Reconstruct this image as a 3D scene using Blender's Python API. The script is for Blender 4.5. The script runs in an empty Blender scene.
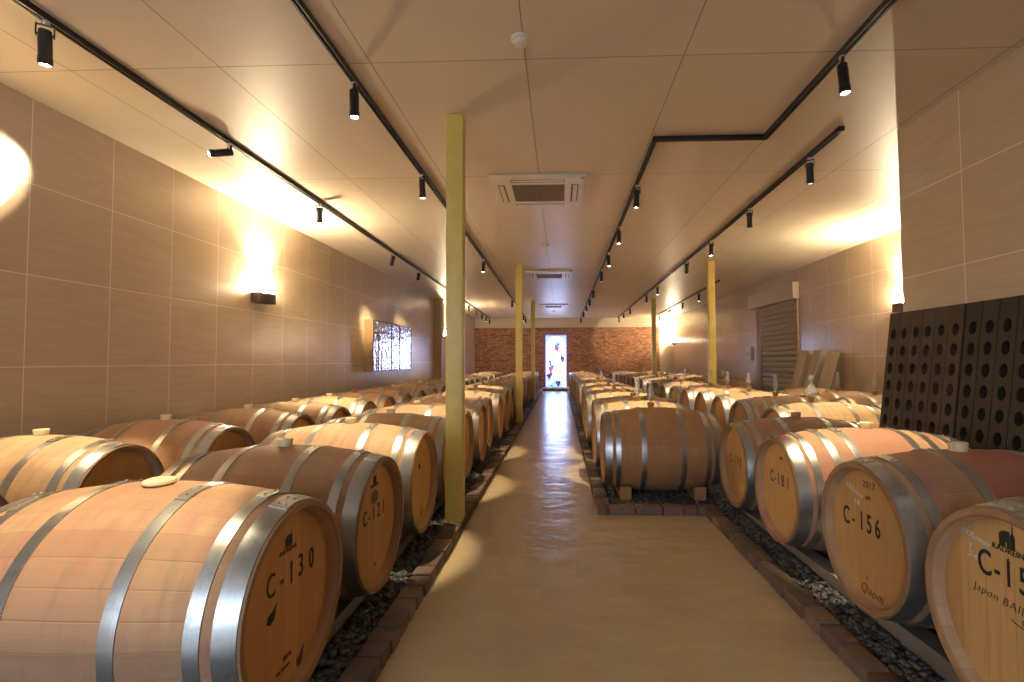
import bpy, bmesh, math, random
import numpy as np
from mathutils import Vector, Matrix
PI = math.pi
S = bpy.context.scene
COL = S.collection
random.seed(11)
rng = np.random.default_rng(5)
CAMZ = 1.155
CEIL = 2.905
XL, XR, XN = -3.48, 4.55, 2.59       # left wall, far right wall, near right wall
YB, YF, YC = 20.4, -3.2, 3.855       # end wall, wall behind the camera, corner of the near right wall

# ------------------------------------------------------------------ materials
class N:
    """small node-graph helper"""
    def __init__(s, name):
        s.m = bpy.data.materials.new(name); s.m.use_nodes = True
        s.t = s.m.node_tree; s.b = s.t.nodes['Principled BSDF']; s.o = s.t.nodes['Material Output']
    def n(s, typ, ins=None, **at):
        d = s.t.nodes.new(typ)
        for k, v in at.items(): setattr(d, k, v)
        for k, v in (ins or {}).items(): s.put(d.inputs[k], v)
        return d
    def put(s, sock, v):
        if isinstance(v, bpy.types.NodeSocket): s.t.links.new(v, sock)
        elif isinstance(v, (tuple, list)) and len(v) == 3 and sock.type == 'RGBA': sock.default_value = (*v, 1)
        else: sock.default_value = v
    def ma(s, op, a, b=None, c=None):
        d = s.t.nodes.new('ShaderNodeMath'); d.operation = op
        for i, v in enumerate((a, b, c)):
            if v is not None: s.put(d.inputs[i], v)
        return d.outputs[0]
    def mix(s, f, a, b, mode='MIX'):
        d = s.t.nodes.new('ShaderNodeMix'); d.data_type = 'RGBA'; d.blend_type = mode
        s.put(d.inputs[0], f); s.put(d.inputs[6], a); s.put(d.inputs[7], b)
        return d.outputs[2]
    def step(s, x, a, b):
        d = s.n('ShaderNodeMapRange', {0: x, 1: a, 2: b, 3: 0.0, 4: 1.0}, interpolation_type='SMOOTHSTEP'); return d.outputs[0]
    def xyz(s, v):
        d = s.n('ShaderNodeSeparateXYZ', {0: v}); return d.outputs
    def vec(s, x, y, z):
        d = s.n('ShaderNodeCombineXYZ', {0: x, 1: y, 2: z}); return d.outputs[0]
    def noise(s, v, scale, detail=3, rough=.5):
        d = s.n('ShaderNodeTexNoise', {'Vector': v, 'Scale': scale, 'Detail': detail, 'Roughness': rough}); return d.outputs[0]
    def white(s, v, w=0.0):
        d = s.n('ShaderNodeTexWhiteNoise', {'Vector': v, 'W': w}, noise_dimensions='4D'); return d.outputs[0]
    def set(s, **k):
        for a, v in k.items(): s.put(s.b.inputs[a.replace('_', ' ')], v)
        return s
    def bump(s, h, strength=.2, dist=.01):
        d = s.n('ShaderNodeBump', {'Height': h, 'Strength': strength, 'Distance': dist}); s.put(s.b.inputs['Normal'], d.outputs[0])

def plain(name, col, rough=.5, metal=0., spec=None):
    k = N(name); pos = k.n('ShaderNodeTexCoord').outputs['Object']
    f = k.noise(pos, 14., 3)
    c = k.mix(f, tuple(x*.86 for x in col), tuple(min(1, x*1.12) for x in col))
    k.set(Base_Color=c, Roughness=rough, Metallic=metal)
    if spec is not None: k.b.inputs['Specular IOR Level'].default_value = spec
    return k.m
def emit(name, col, st):
    k = N(name); k.set(Base_Color=col, Emission_Color=col, Emission_Strength=st, Roughness=.3); return k.m
def scaled(k, v, sx, sy, sz):
    d = k.n('ShaderNodeMapping', {'Vector': v, 'Scale': (sx, sy, sz)}); return d.outputs[0]

def mat_staves():
    k = N('oak_staves'); tc = k.n('ShaderNodeTexCoord').outputs['Object']; x, y, z = k.xyz(tc)
    oi = k.n('ShaderNodeObjectInfo'); rnd = oi.outputs['Random']
    ang = k.ma('ARCTAN2', z, y)
    u = k.ma('MULTIPLY', ang, 29/(2*PI)); u = k.ma('ADD', u, k.ma('MULTIPLY', rnd, 7.3))
    idx = k.ma('FLOOR', u); fr = k.ma('SUBTRACT', u, idx)
    v = k.white(k.vec(idx, k.ma('MULTIPLY', rnd, 91.), 0.0))
    base = k.mix(v, (.405, .28, .168), (.475, .338, .208))
    g = k.noise(k.vec(k.ma('MULTIPLY', x, 3.), k.ma('MULTIPLY', ang, 26.), k.ma('MULTIPLY', rnd, 30.)), 1.6, 5, .62)
    base = k.mix(k.step(g, .35, .75), base, (.30, .19, .105), 'MIX') if False else k.mix(k.ma('MULTIPLY', k.step(g, .45, .8), .35), base, (.32, .21, .125))
    base = k.mix(1.0, base, oi.outputs['Color'], 'MULTIPLY')
    # wine-red wash that seeps along the bilge
    p = k.noise(k.vec(k.ma('MULTIPLY', x, 2.5), y, k.ma('ADD', z, k.ma('MULTIPLY', rnd, 40.))), 3.2, 4, .6)
    ax = k.ma('ABSOLUTE', x)
    m = k.ma('MULTIPLY', k.ma('SUBTRACT', 1.0, k.step(ax, .125, .15)), oi.outputs['Alpha'])
    m2 = k.ma('MULTIPLY', k.step(p, .43, .66), k.ma('ADD', k.ma('MULTIPLY', oi.outputs['Alpha'], .4), .36))
    base = k.mix(k.ma('MAXIMUM', k.ma('MULTIPLY', m, .8), m2), base, (.40, .155, .115))
    e = k.ma('MINIMUM', fr, k.ma('SUBTRACT', 1.0, fr))
    dz = k.noise(k.vec(k.ma('MULTIPLY', x, 5.), y, k.ma('ADD', z, k.ma('MULTIPLY', rnd, 23.))), 5., 5, .65)
    base = k.mix(k.ma('MULTIPLY', k.step(dz, .45, .72), .5), base, (.27, .18, .12))
    base = k.mix(k.ma('MULTIPLY', k.ma('SUBTRACT', 1.0, k.step(e, .0, .025)), .22), base, (.09, .05, .03))
    base = k.mix(k.ma('MULTIPLY', k.step(ax, .460, .466), .6), base, (.25, .135, .055))      # weathered chime
    k.set(Base_Color=base, Roughness=.62); k.b.inputs['Specular IOR Level'].default_value = .3
    k.bump(k.ma('ADD', k.ma('MULTIPLY', g, .3), k.step(e, .0, .04)), .22, .004)
    return k.m
def mat_head():
    k = N('oak_head'); tc = k.n('ShaderNodeTexCoord').outputs['Object']; x, y, z = k.xyz(tc)
    oi = k.n('ShaderNodeObjectInfo'); rnd = oi.outputs['Random']
    u = k.ma('ADD', k.ma('MULTIPLY', y, 11.), k.ma('MULTIPLY', rnd, 5.)); idx = k.ma('FLOOR', u); fr = k.ma('SUBTRACT', u, idx)
    v = k.white(k.vec(idx, k.ma('MULTIPLY', rnd, 77.), 1.0))
    base = k.mix(v, (.47, .29, .115), (.55, .36, .16))
    g = k.noise(k.vec(k.ma('MULTIPLY', y, 42.), k.ma('MULTIPLY', z, 2.6), k.ma('MULTIPLY', rnd, 30.)), 1.5, 5, .65)
    base = k.mix(k.ma('MULTIPLY', k.step(g, .42, .8), .5), base, (.33, .19, .075))
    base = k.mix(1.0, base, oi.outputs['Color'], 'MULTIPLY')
    e = k.ma('MINIMUM', fr, k.ma('SUBTRACT', 1.0, fr))
    base = k.mix(k.ma('MULTIPLY', k.ma('SUBTRACT', 1.0, k.step(e, .0, .02)), .4), base, (.12, .06, .02))
    k.set(Base_Color=base, Roughness=.55); k.b.inputs['Specular IOR Level'].default_value = .3
    k.bump(g, .12, .003); return k.m
def mat_hoop():
    k = N('galvanised_hoop'); tc = k.n('ShaderNodeTexCoord').outputs['Object']; x, y, z = k.xyz(tc)
    rnd = k.n('ShaderNodeObjectInfo').outputs['Random']; ang = k.ma('ARCTAN2', z, y)
    g = k.noise(k.vec(k.ma('MULTIPLY', x, 260.), k.ma('MULTIPLY', ang, 5.), k.ma('MULTIPLY', rnd, 50.)), 1., 3)
    h = k.noise(k.vec(k.ma('MULTIPLY', x, 14.), k.ma('MULTIPLY', ang, 7.), k.ma('MULTIPLY', rnd, 50.)), 1., 4, .6)
    c = k.mix(g, (.36, .36, .35), (.53, .525, .515)); c = k.mix(k.ma('MULTIPLY', k.step(h, .5, .8), .5), c, (.16, .16, .16))
    k.set(Base_Color=c, Metallic=.9, Roughness=k.ma('ADD', .24, k.ma('MULTIPLY', h, .2))); k.bump(h, .1, .003); return k.m

def mat_tiles(axis, o_u, o_v):
    """large porcelain wall tiles, .605 m square, pale joints, faint horizontal streaks"""
    k = N('wall_tile_' + axis + str(o_u)); pos = k.n('ShaderNodeNewGeometry').outputs['Position']; x, y, z = k.xyz(pos)
    h = y if axis == 'y' else x
    u = k.ma('DIVIDE', k.ma('SUBTRACT', h, o_u), .605); v = k.ma('DIVIDE', k.ma('SUBTRACT', z, o_v), .605)
    iu, iv = k.ma('FLOOR', u), k.ma('FLOOR', v)
    fu, fv = k.ma('SUBTRACT', u, iu), k.ma('SUBTRACT', v, iv)
    eu = k.ma('MINIMUM', fu, k.ma('SUBTRACT', 1.0, fu)); ev = k.ma('MINIMUM', fv, k.ma('SUBTRACT', 1.0, fv))
    t = k.white(k.vec(iu, iv, 3.))
    s = k.noise(k.vec(k.ma('MULTIPLY', h, 2.2), k.ma('MULTIPLY', iu, 3.7), k.ma('MULTIPLY', z, 24.)), 1.3, 5, .6)
    c = k.mix(t, (.50, .39, .275), (.535, .42, .30)); c = k.mix(k.ma('MULTIPLY', k.step(s, .35, .7), .55), c, (.44, .34, .235))
    line = k.ma('SUBTRACT', 1.0, k.step(k.ma('MINIMUM', eu, ev), .0028, .0055))
    c = k.mix(line, c, (.80, .70, .57))
    k.set(Base_Color=c, Roughness=.24); k.b.inputs['Specular IOR Level'].default_value = .8
    k.bump(k.ma('SUBTRACT', k.ma('MULTIPLY', s, .08), line), .10, .003); return k.m
def mat_ceiling():
    k = N('ceiling_panels'); pos = k.n('ShaderNodeNewGeometry').outputs['Position']; x, y, z = k.xyz(pos)
    u = k.ma('DIVIDE', k.ma('ADD', x, .19), .91); v = k.ma('DIVIDE', k.ma('SUBTRACT', y, 2.83), 1.82)
    fu = k.ma('SUBTRACT', u, k.ma('FLOOR', u)); fv = k.ma('SUBTRACT', v, k.ma('FLOOR', v))
    eu = k.ma('MULTIPLY', k.ma('MINIMUM', fu, k.ma('SUBTRACT', 1.0, fu)), .91)
    ev = k.ma('MULTIPLY', k.ma('MINIMUM', fv, k.ma('SUBTRACT', 1.0, fv)), 1.82)
    w = k.white(k.vec(k.ma('FLOOR', u), k.ma('FLOOR', v), 0.))
    c = k.mix(w, (.65, .555, .42), (.69, .59, .45))
    line = k.ma('SUBTRACT', 1.0, k.step(k.ma('MINIMUM', eu, ev), .002, .005))
    c = k.mix(k.ma('MULTIPLY', line, .75), c, (.20, .15, .10))
    k.set(Base_Color=c, Roughness=.42); k.b.inputs['Specular IOR Level'].default_value = .3
    k.bump(k.ma('SUBTRACT', 0.0, line), .2, .003); return k.m
def mat_brick():
    k = N('end_wall_brick'); pos = k.n('ShaderNodeNewGeometry').outputs['Position']; x, y, z = k.xyz(pos)
    v = k.vec(x, z, 0.)
    b = k.n('ShaderNodeTexBrick', {'Vector': v, 'Color1': (.47, .19, .095), 'Color2': (.21, .078, .04), 'Mortar': (.30, .21, .15),
                                   'Scale': 1., 'Mortar Size': .008, 'Bias': .0, 'Brick Width': .23, 'Row Height': .068})
    n = k.noise(k.vec(k.ma('MULTIPLY', x, 1.), k.ma('MULTIPLY', z, 3.), 0.), 6., 4)
    c = k.mix(k.ma('MULTIPLY', k.step(n, .48, .68), .8), b.outputs[0], (.58, .34, .22))
    k.set(Base_Color=c, Roughness=.8); k.bump(k.ma('SUBTRACT', k.ma('MULTIPLY', n, .4), b.outputs[1]), .5, .01); return k.m
def mat_floor():
    k = N('polished_concrete'); pos = k.n('ShaderNodeNewGeometry').outputs['Position']; x, y, z = k.xyz(pos)
    a = k.noise(pos, 1.3, 5, .6); b = k.noise(pos, 5., 4, .6)
    c = k.mix(a, (.45, .35, .21), (.53, .42, .265)); c = k.mix(k.ma('MULTIPLY', k.step(b, .5, .75), .2), c, (.40, .295, .17))
    w = k.noise(k.vec(k.ma('MULTIPLY', x, 1.6), k.ma('MULTIPLY', y, 2.4), 0.), 2.2, 3, .5)
    k.set(Base_Color=c, Roughness=k.ma('ADD', .13, k.ma('MULTIPLY', b, .2))); k.b.inputs['Specular IOR Level'].default_value = .55
    k.bump(k.ma('ADD', w, k.ma('MULTIPLY', b, .14)), .52, .02); return k.m
def mat_gravel():
    k = N('dark_gravel'); pos = k.n('ShaderNodeNewGeometry').outputs['Position']
    vo = k.n('ShaderNodeTexVoronoi', {'Vector': pos, 'Scale': 38.})
    c = k.mix(k.white(vo.outputs['Position']), (.018, .017, .018), (.06, .057, .058))
    k.set(Base_Color=c, Roughness=.55); k.bump(k.ma('SUBTRACT', 1.0, vo.outputs['Distance']), 1., .02); return k.m
def mat_pebble():
    k = N('grey_pebble'); at = k.n('ShaderNodeAttribute', attribute_name='tint')
    c = k.mix(at.outputs['Fac'], (.018, .017, .019), (.115, .11, .11)); k.set(Base_Color=c, Roughness=.5); return k.m
def mat_kerb():
    k = N('kerb_cobble'); at = k.n('ShaderNodeAttribute', attribute_name='tint'); pos = k.n('ShaderNodeNewGeometry').outputs['Position']
    c = k.mix(at.outputs['Fac'], (.085, .055, .038), (.19, .125, .088)); n = k.noise(pos, 40., 4, .65)
    c = k.mix(k.ma('MULTIPLY', k.step(n, .45, .75), .55), c, (.06, .043, .034)); k.set(Base_Color=c, Roughness=.75); k.bump(n, .5, .006); return k.m
def mat_timber(name, a, b):
    k = N(name); tc = k.n('ShaderNodeTexCoord').outputs['Object']
    g = k.noise(scaled(k, tc, 14., 1.2, 14.), 2., 5, .6)
    k.set(Base_Color=k.mix(g, a, b), Roughness=.7); k.bump(g, .2, .004); return k.m
def mat_slatmetal():
    k = N('shutter_steel'); tc = k.n('ShaderNodeTexCoord').outputs['Object']
    g = k.noise(scaled(k, tc, 3., 3., 3.), 1.5, 3)
    k.set(Base_Color=k.mix(g, (.33, .27, .185), (.38, .31, .215)), Metallic=.0, Roughness=.5); return k.m
def mat_artglass():
    """rippled silvered glass"""
    k = N('rippled_mirror_glass'); pos = k.n('ShaderNodeNewGeometry').outputs['Position']; x, y, z = k.xyz(pos)
    n = k.noise(k.vec(0., k.ma('MULTIPLY', y, 3.4), k.ma('MULTIPLY', z, 5.)), 2.3, 2, .5)
    k.set(Base_Color=(.80, .83, .86), Metallic=1.0, Roughness=.03); k.bump(n, .6, .022); return k.m
def mat_doorglass():
    k = N('door_glass_lit'); pos = k.n('ShaderNodeNewGeometry').outputs['Position']; x, y, z = k.xyz(pos)
    n = k.noise(scaled(k, pos, 3., 1., 2.), 2., 3)
    low = k.ma('MULTIPLY', k.ma('SUBTRACT', 1.0, k.step(z, .3, 1.4)), k.step(n, .30, .5))
    c = k.mix(low, (.46, .58, 1.), (.02, .10, .13)); k.set(Base_Color=(.3, .3, .35), Emission_Color=c, Emission_Strength=5.5, Roughness=.2); return k.m
def mat_glass():
    k = N('clear_glass'); k.set(Base_Color=(.93, .95, .96), Roughness=.03, IOR=1.45); k.b.inputs['Transmission Weight'].default_value = .85; return k.m

M = dict(stave=mat_staves(), head=mat_head(), hoop=mat_hoop(), ceil=mat_ceiling(), brick=mat_brick(), floor=mat_floor(), gravel=mat_gravel(),
         pebble=mat_pebble(), kerb=mat_kerb(), tileL=mat_tiles('y', 3.13, 1.13), tileN=mat_tiles('y', 3.27, 1.16), tileR=mat_tiles('y', 7.40, 1.21), tileX=mat_tiles('x', 2.59, 1.16),
         black=plain('track_black', (.012, .012, .013), .38), chrome=plain('adapter_metal', (.5, .48, .45), .3, .8),
         lens=emit('lamp_lens', (1., .93, .82), 26.), cream=plain('cream_paint', (.62, .53, .40), .5), brown=plain('sconce_brown', (.045, .026, .015), .5),
         bulb=emit('sconce_bulb', (1., .80, .52), 850.),
         olive=plain('olive_yellow_paint', (.62, .49, .12), .42), white=plain('appliance_white', (.70, .62, .49), .4), grille=plain('grille_tan', (.27, .20, .11), .6),
         slot=plain('louver_dark', (.10, .075, .05), .6), bung=plain('bung_silicone', (.80, .64, .36), .5), bungb=plain('bung_brown', (.42, .22, .07), .5),
         ink=plain('black_ink', (.012, .011, .012), .7), stain=plain('wine_stain', (.12, .045, .02), .8), chalk=plain('white_chalk', (.62, .62, .66), .8),
         red=plain('red_paint', (.62, .035, .02), .5), oval=plain('grey_stamp', (.10, .085, .06), .8),
         rack=mat_timber('dark_rack_wood', (.012, .008, .006), (.034, .023, .015)), rackl=mat_timber('rack_wood', (.028, .017, .009), (.070, .044, .023)),
         rail=mat_timber('grey_timber', (.13, .115, .10), (.25, .22, .19)), orange=mat_timber('orange_timber', (.34, .17, .05), (.48, .26, .09)),
         board=mat_timber('weathered_board', (.26, .205, .14), (.42, .34, .245)), boardd=mat_timber('dark_board', (.05, .04, .03), (.11, .085, .06)),
         slat=mat_slatmetal(), coil=plain('coil_box_tan', (.54, .45, .35), .6), jamb=plain('jamb_brown', (.30, .19, .09), .5), pil=plain('pilaster_tan', (.36, .235, .11), .5),
         art=mat_artglass(), lead=plain('lead_came', (.05, .055, .07), .4, .5), artside=plain('panel_side_wood', (.25, .15, .06), .6),
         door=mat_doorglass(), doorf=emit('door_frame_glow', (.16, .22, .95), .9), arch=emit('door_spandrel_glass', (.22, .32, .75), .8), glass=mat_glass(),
         leaf=emit('leaf_glass', (.01, .22, .12), .22), leafc=emit('cyan_leaf_glass', (.01, .36, .42), .4), grape=emit('grape_glass', (.12, .03, .20), .25), grapem=emit('magenta_grape_glass', (.45, .04, .22), .35),
         yellow=plain('yellow_plastic', (.62, .40, .05), .5), pale=plain('pale_panel', (.56, .49, .42), .5))

# ------------------------------------------------------------------ mesh helpers
def link(name, bm, mat, parent=None, smooth=False, loc=None):
    me = bpy.data.meshes.new(name); bmesh.ops.recalc_face_normals(bm, faces=bm.faces); bm.to_mesh(me); bm.free()
    for mm in (mat if isinstance(mat, (list, tuple)) else [mat]): me.materials.append(mm)
    if smooth:
        me.polygons.foreach_set('use_smooth', [True]*len(me.polygons))
        try: me.set_sharp_from_angle(angle=math.radians(38))
        except Exception: pass
    o = bpy.data.objects.new(name, me); COL.objects.link(o)
    if parent: o.parent = parent
    if loc: o.location = loc
    return o
def thing(name, label, cat, loc=(0, 0, 0), rz=0, group=None):
    o = bpy.data.objects.new(name, None); COL.objects.link(o); o.empty_display_size = .1
    o.location = loc; o.rotation_euler = (0, 0, rz); tag(o, label, cat, group); return o
def tag(o, label, cat, group=None):
    o['label'] = label; o['category'] = cat
    if group: o['group'] = group
    return o
def struct(name, bm, mat, smooth=False):
    o = link(name, bm, mat, None, smooth); o['kind'] = 'structure'; return o
def box(bm, x0, x1, y0, y1, z0, z1, bev=0, mtx=None, mi=0):
    r = bmesh.ops.create_cube(bm, size=1); vs = r['verts']
    bmesh.ops.scale(bm, vec=(x1-x0, y1-y0, z1-z0), verts=vs); bmesh.ops.translate(bm, vec=((x0+x1)/2, (y0+y1)/2, (z0+z1)/2), verts=vs)
    fs = list({f for v in vs for f in v.link_faces})
    if bev:
        es = list({e for v in vs for e in v.link_edges})
        q = bmesh.ops.bevel(bm, geom=es, offset=bev, segments=2, affect='EDGES', profile=.6); vs = list(set(q['verts']) | {v for f in q['faces'] for v in f.verts}); fs = list({f for v in vs for f in v.link_faces})
    if mtx is not None: bmesh.ops.transform(bm, matrix=mtx, verts=vs)
    for f in fs: f.material_index = mi
    return vs
def B(*a, **k):
    bm = bmesh.new(); box(bm, *a, **k); return bm
def lathe(bm, prof, seg=32, axis='z', cap=False, mtx=None):
    """prof: list of (radius, height); closed=False. revolve about axis"""
    rings = []; vs = []
    for r, h in prof:
        ring = []
        if r < 1e-6: ring = [bm.verts.new((0, 0, h) if axis == 'z' else (h, 0, 0))]
        else:
            for i in range(seg):
                a = 2*PI*i/seg; c, s = r*math.cos(a), r*math.sin(a)
                ring.append(bm.verts.new((c, s, h) if axis == 'z' else (h, c, s)))
        rings.append(ring); vs += ring
    for A, C in zip(rings, rings[1:]):
        if len(A) == 1 and len(C) == 1: continue
        for i in range(seg):
            j = (i+1) % seg
            if len(A) == 1: bm.faces.new((A[0], C[i], C[j]))
            elif len(C) == 1: bm.faces.new((A[i], A[j], C[0]))
            else: bm.faces.new((A[i], A[j], C[j], C[i]))
    if cap:
        for R_ in (rings[0], rings[-1]):
            if len(R_) > 2: bm.faces.new(R_)
    if mtx is not None: bmesh.ops.transform(bm, matrix=mtx, verts=vs)
    return vs
def prism(bm, pts, fn, d):
    """polygon pts (u,v) -> fn(u,v,w) extruded w from 0 to d"""
    a = [bm.verts.new(fn(u, v, 0)) for u, v in pts]; b = [bm.verts.new(fn(u, v, d)) for u, v in pts]
    bm.faces.new(a); bm.faces.new(b[::-1])
    for i in range(len(pts)):
        j = (i+1) % len(pts); bm.faces.new((a[i], a[j], b[j], b[i]))
def text_mesh(name, body, size, mtx, mat, parent, extrude=.0006, offset=0., spacing=1., shear=0., xs=1.):
    cu = bpy.data.curves.new(name, 'FONT'); cu.body = body; cu.size = size; cu.extrude = extrude; cu.offset = offset
    cu.align_x = 'CENTER'; cu.align_y = 'CENTER'; cu.space_character = spacing; cu.shear = shear; cu.resolution_u = 4
    to = bpy.data.objects.new(name + '_curve', cu); COL.objects.link(to)
    dg = bpy.context.evaluated_depsgraph_get(); me = bpy.data.meshes.new_from_object(to.evaluated_get(dg)); me.name = name
    bpy.data.objects.remove(to); bpy.data.curves.remove(cu)
    me.transform(mtx @ Matrix.Diagonal((xs, 1, 1, 1))); me.materials.clear(); me.materials.append(mat)
    o = bpy.data.objects.new(name, me); COL.objects.link(o); o.parent = parent; return o

ORD = ['first','second','third','fourth','fifth','sixth','seventh','eighth','ninth','tenth','eleventh','twelfth','thirteenth','fourteenth','fifteenth',
       'sixteenth','seventeenth','eighteenth','nineteenth','twentieth','twenty-first','twenty-second','twenty-third','twenty-fourth','twenty-fifth','twenty-sixth','twenty-seventh']

# ------------------------------------------------------------------ the setting
struct('floor', B(XL-.1, XR+.1, YF, YB+.1, -.12, 0), M['floor'])
struct('ceiling', B(XL-.1, XR+.1, YF, YB+.1, CEIL, CEIL+.12), M['ceil'])
struct('wall_left', B(XL-.12, XL, YF, YB, 0, CEIL), M['tileL'])
struct('wall_right', B(XR, XR+.12, YC-.12, YB, 0, CEIL), M['tileR'])
struct('wall_right_front', B(XN, XN+.12, YF, YC, 0, CEIL), M['tileN'])
struct('wall_right_return', B(XN+.12, XR, YC-.12, YC, 0, CEIL), M['tileX'])
struct('wall_end', B(XL, 4.03, YB, YB+.12, 0, 2.52), M['brick'])
struct('trim_8', B(4.03, XR, YB-.02, YB+.12, 0, 2.52), M['cream'])
struct('trim_1', B(XL, XR, YB-.06, YB+.12, 2.52, CEIL), M['cream'])                       # cream soffit band above the brick
struct('trim_2', B(XL, XL+.2, 13.75, 14.0, 0, CEIL, bev=.008), M['pil'])                  # tan pilaster on the left wall
bm = bmesh.new()                                                                          # wall behind the camera with a glazed opening
box(bm, XL, -3.35, YF-.12, YF, 0, CEIL); box(bm, -.6, XN+.12, YF-.12, YF, 0, CEIL); box(bm, -3.35, -.6, YF-.12, YF, 2.45, CEIL); box(bm, -3.35, -.6, YF-.12, YF, 0, .4)
struct('wall_front', bm, M['cream'])
bm = bmesh.new()
for x0, x1 in ((-3.35, -3.28), (-2.45, -2.38), (-1.55, -1.48), (-.67, -.6)): box(bm, x0, x1, YF-.09, YF-.03, .4, 2.45)
for z0, z1 in ((.4, .47), (2.38, 2.45)): box(bm, -3.35, -.6, YF-.09, YF-.03, z0, z1)
struct('window_1', bm, M['lead'])

# gravel beds and cobble kerbs
BL = (XL, -.775, .2, YB)
bm = bmesh.new(); box(bm, XL, -.775, .2, YB, 0, .018)
struct('trim_3', bm, M['gravel'])
bm = bmesh.new(); box(bm, 1.165, XN, .2, 3.9, 0, .018); box(bm, .375, XR, 3.9, YB, 0, .018)
struct('trim_4', bm, M['gravel'])
def kerb(name, runs):
    bm = bmesh.new(); lay = bm.verts.layers.float.new('tint')
    for (x0, y0, x1, y1, w) in runs:
        d = Vector((x1-x0, y1-y0, 0)); L = d.length; d.normalize(); s = 0; a = math.atan2(d.y, d.x)
        while s < L - .02:
            l = min(random.uniform(.10, .21), L-s)
            h = .052 + random.uniform(0, .014)
            mt = Matrix.Translation((x0 + d.x*(s+l/2), y0 + d.y*(s+l/2), 0)) @ Matrix.Rotation(a + random.uniform(-.02, .02), 4, 'Z')
            vs = box(bm, -l/2+.003, l/2-.003, -w/2+random.uniform(-.004, .004), w/2+random.uniform(-.004, .004), -.01, h, bev=.009, mtx=mt)
            t = random.random()
            for v in vs: v[lay] = t
            s += l
    o = struct(name, bm, M['kerb'], True); return o
kerb('trim_5', [(-.722, .3, -.722, 20.1, .104)])
kerb('trim_6', [(1.12, .3, 1.12, 3.80, .092), (1.165, 3.855, .275, 3.855, .10), (.325, 3.91, .325, 20.1, .10)])

# loose pebbles: uncountable
def pebbles(name, areas, label):
    b0 = bmesh.new(); bmesh.ops.create_icosphere(b0, subdivisions=1, radius=1); b0.verts.ensure_lookup_table()
    bv = np.array([v.co[:] for v in b0.verts]); bf = np.array([[v.index for v in f.verts] for f in b0.faces]); b0.free()
    V = []; Fc = []; T = []; n = 0
    for (x0, x1, y0, y1, cnt, r) in areas:
        for _ in range(cnt):
            sz = r*rng.uniform(.6, 1.25, 3)*np.array([1, 1, .65]); v = bv*(1+rng.uniform(-.16, .16, (len(bv), 1)))*sz
            a = rng.uniform(0, 6.28); c, s = math.cos(a), math.sin(a); t = rng.uniform(-.4, .4)
            v = v @ np.array([[c, -s, 0], [s, c, 0], [0, 0, 1]]) @ np.array([[1, 0, 0], [0, math.cos(t), -math.sin(t)], [0, math.sin(t), math.cos(t)]])
            v = v + np.array([rng.uniform(x0+r, x1-r), rng.uniform(y0, y1), .018+rng.uniform(.0, .015)])
            V.append(v); Fc.append(bf+n); T.append(np.full(len(bv), rng.uniform(0, 1))); n += len(bv)
    V = np.concatenate(V); Fc = np.concatenate(Fc); T = np.concatenate(T)
    me = bpy.data.meshes.new(name); me.from_pydata(V.tolist(), [], Fc.tolist()); me.materials.append(M['pebble'])
    at = me.attributes.new('tint', 'FLOAT', 'POINT'); at.data.foreach_set('value', T.astype(np.float32))
    me.polygons.foreach_set('use_smooth', [True]*len(me.polygons))
    o = bpy.data.objects.new(name, me); COL.objects.link(o); o['kind'] = 'stuff'; tag(o, label, 'gravel'); return o
pebbles('gravel', [(-.94, -.775, 1.0, 5.0, 1800, .018), (-1.25, -1.04, 1.0, 5.0, 1500, .018), (-.94, -.775, 5.0, 11., 1400, .022)], 'dark grey pebbles under the barrels on the left of the aisle')
pebbles('gravel', [(1.165, 1.355, .9, 3.9, 1500, .017), (1.455, 1.65, .9, 3.9, 1100, .017), (.375, 1.355, 3.91, 4.10, 600, .017), (.375, .48, 4.1, 10., 1300, .019), (.58, 1.08, 4.1, 4.9, 1100, .017), (1.18, 1.36, 4.1, 4.9, 450, .017)], 'dark grey pebbles under the barrels on the right of the aisle')

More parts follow.
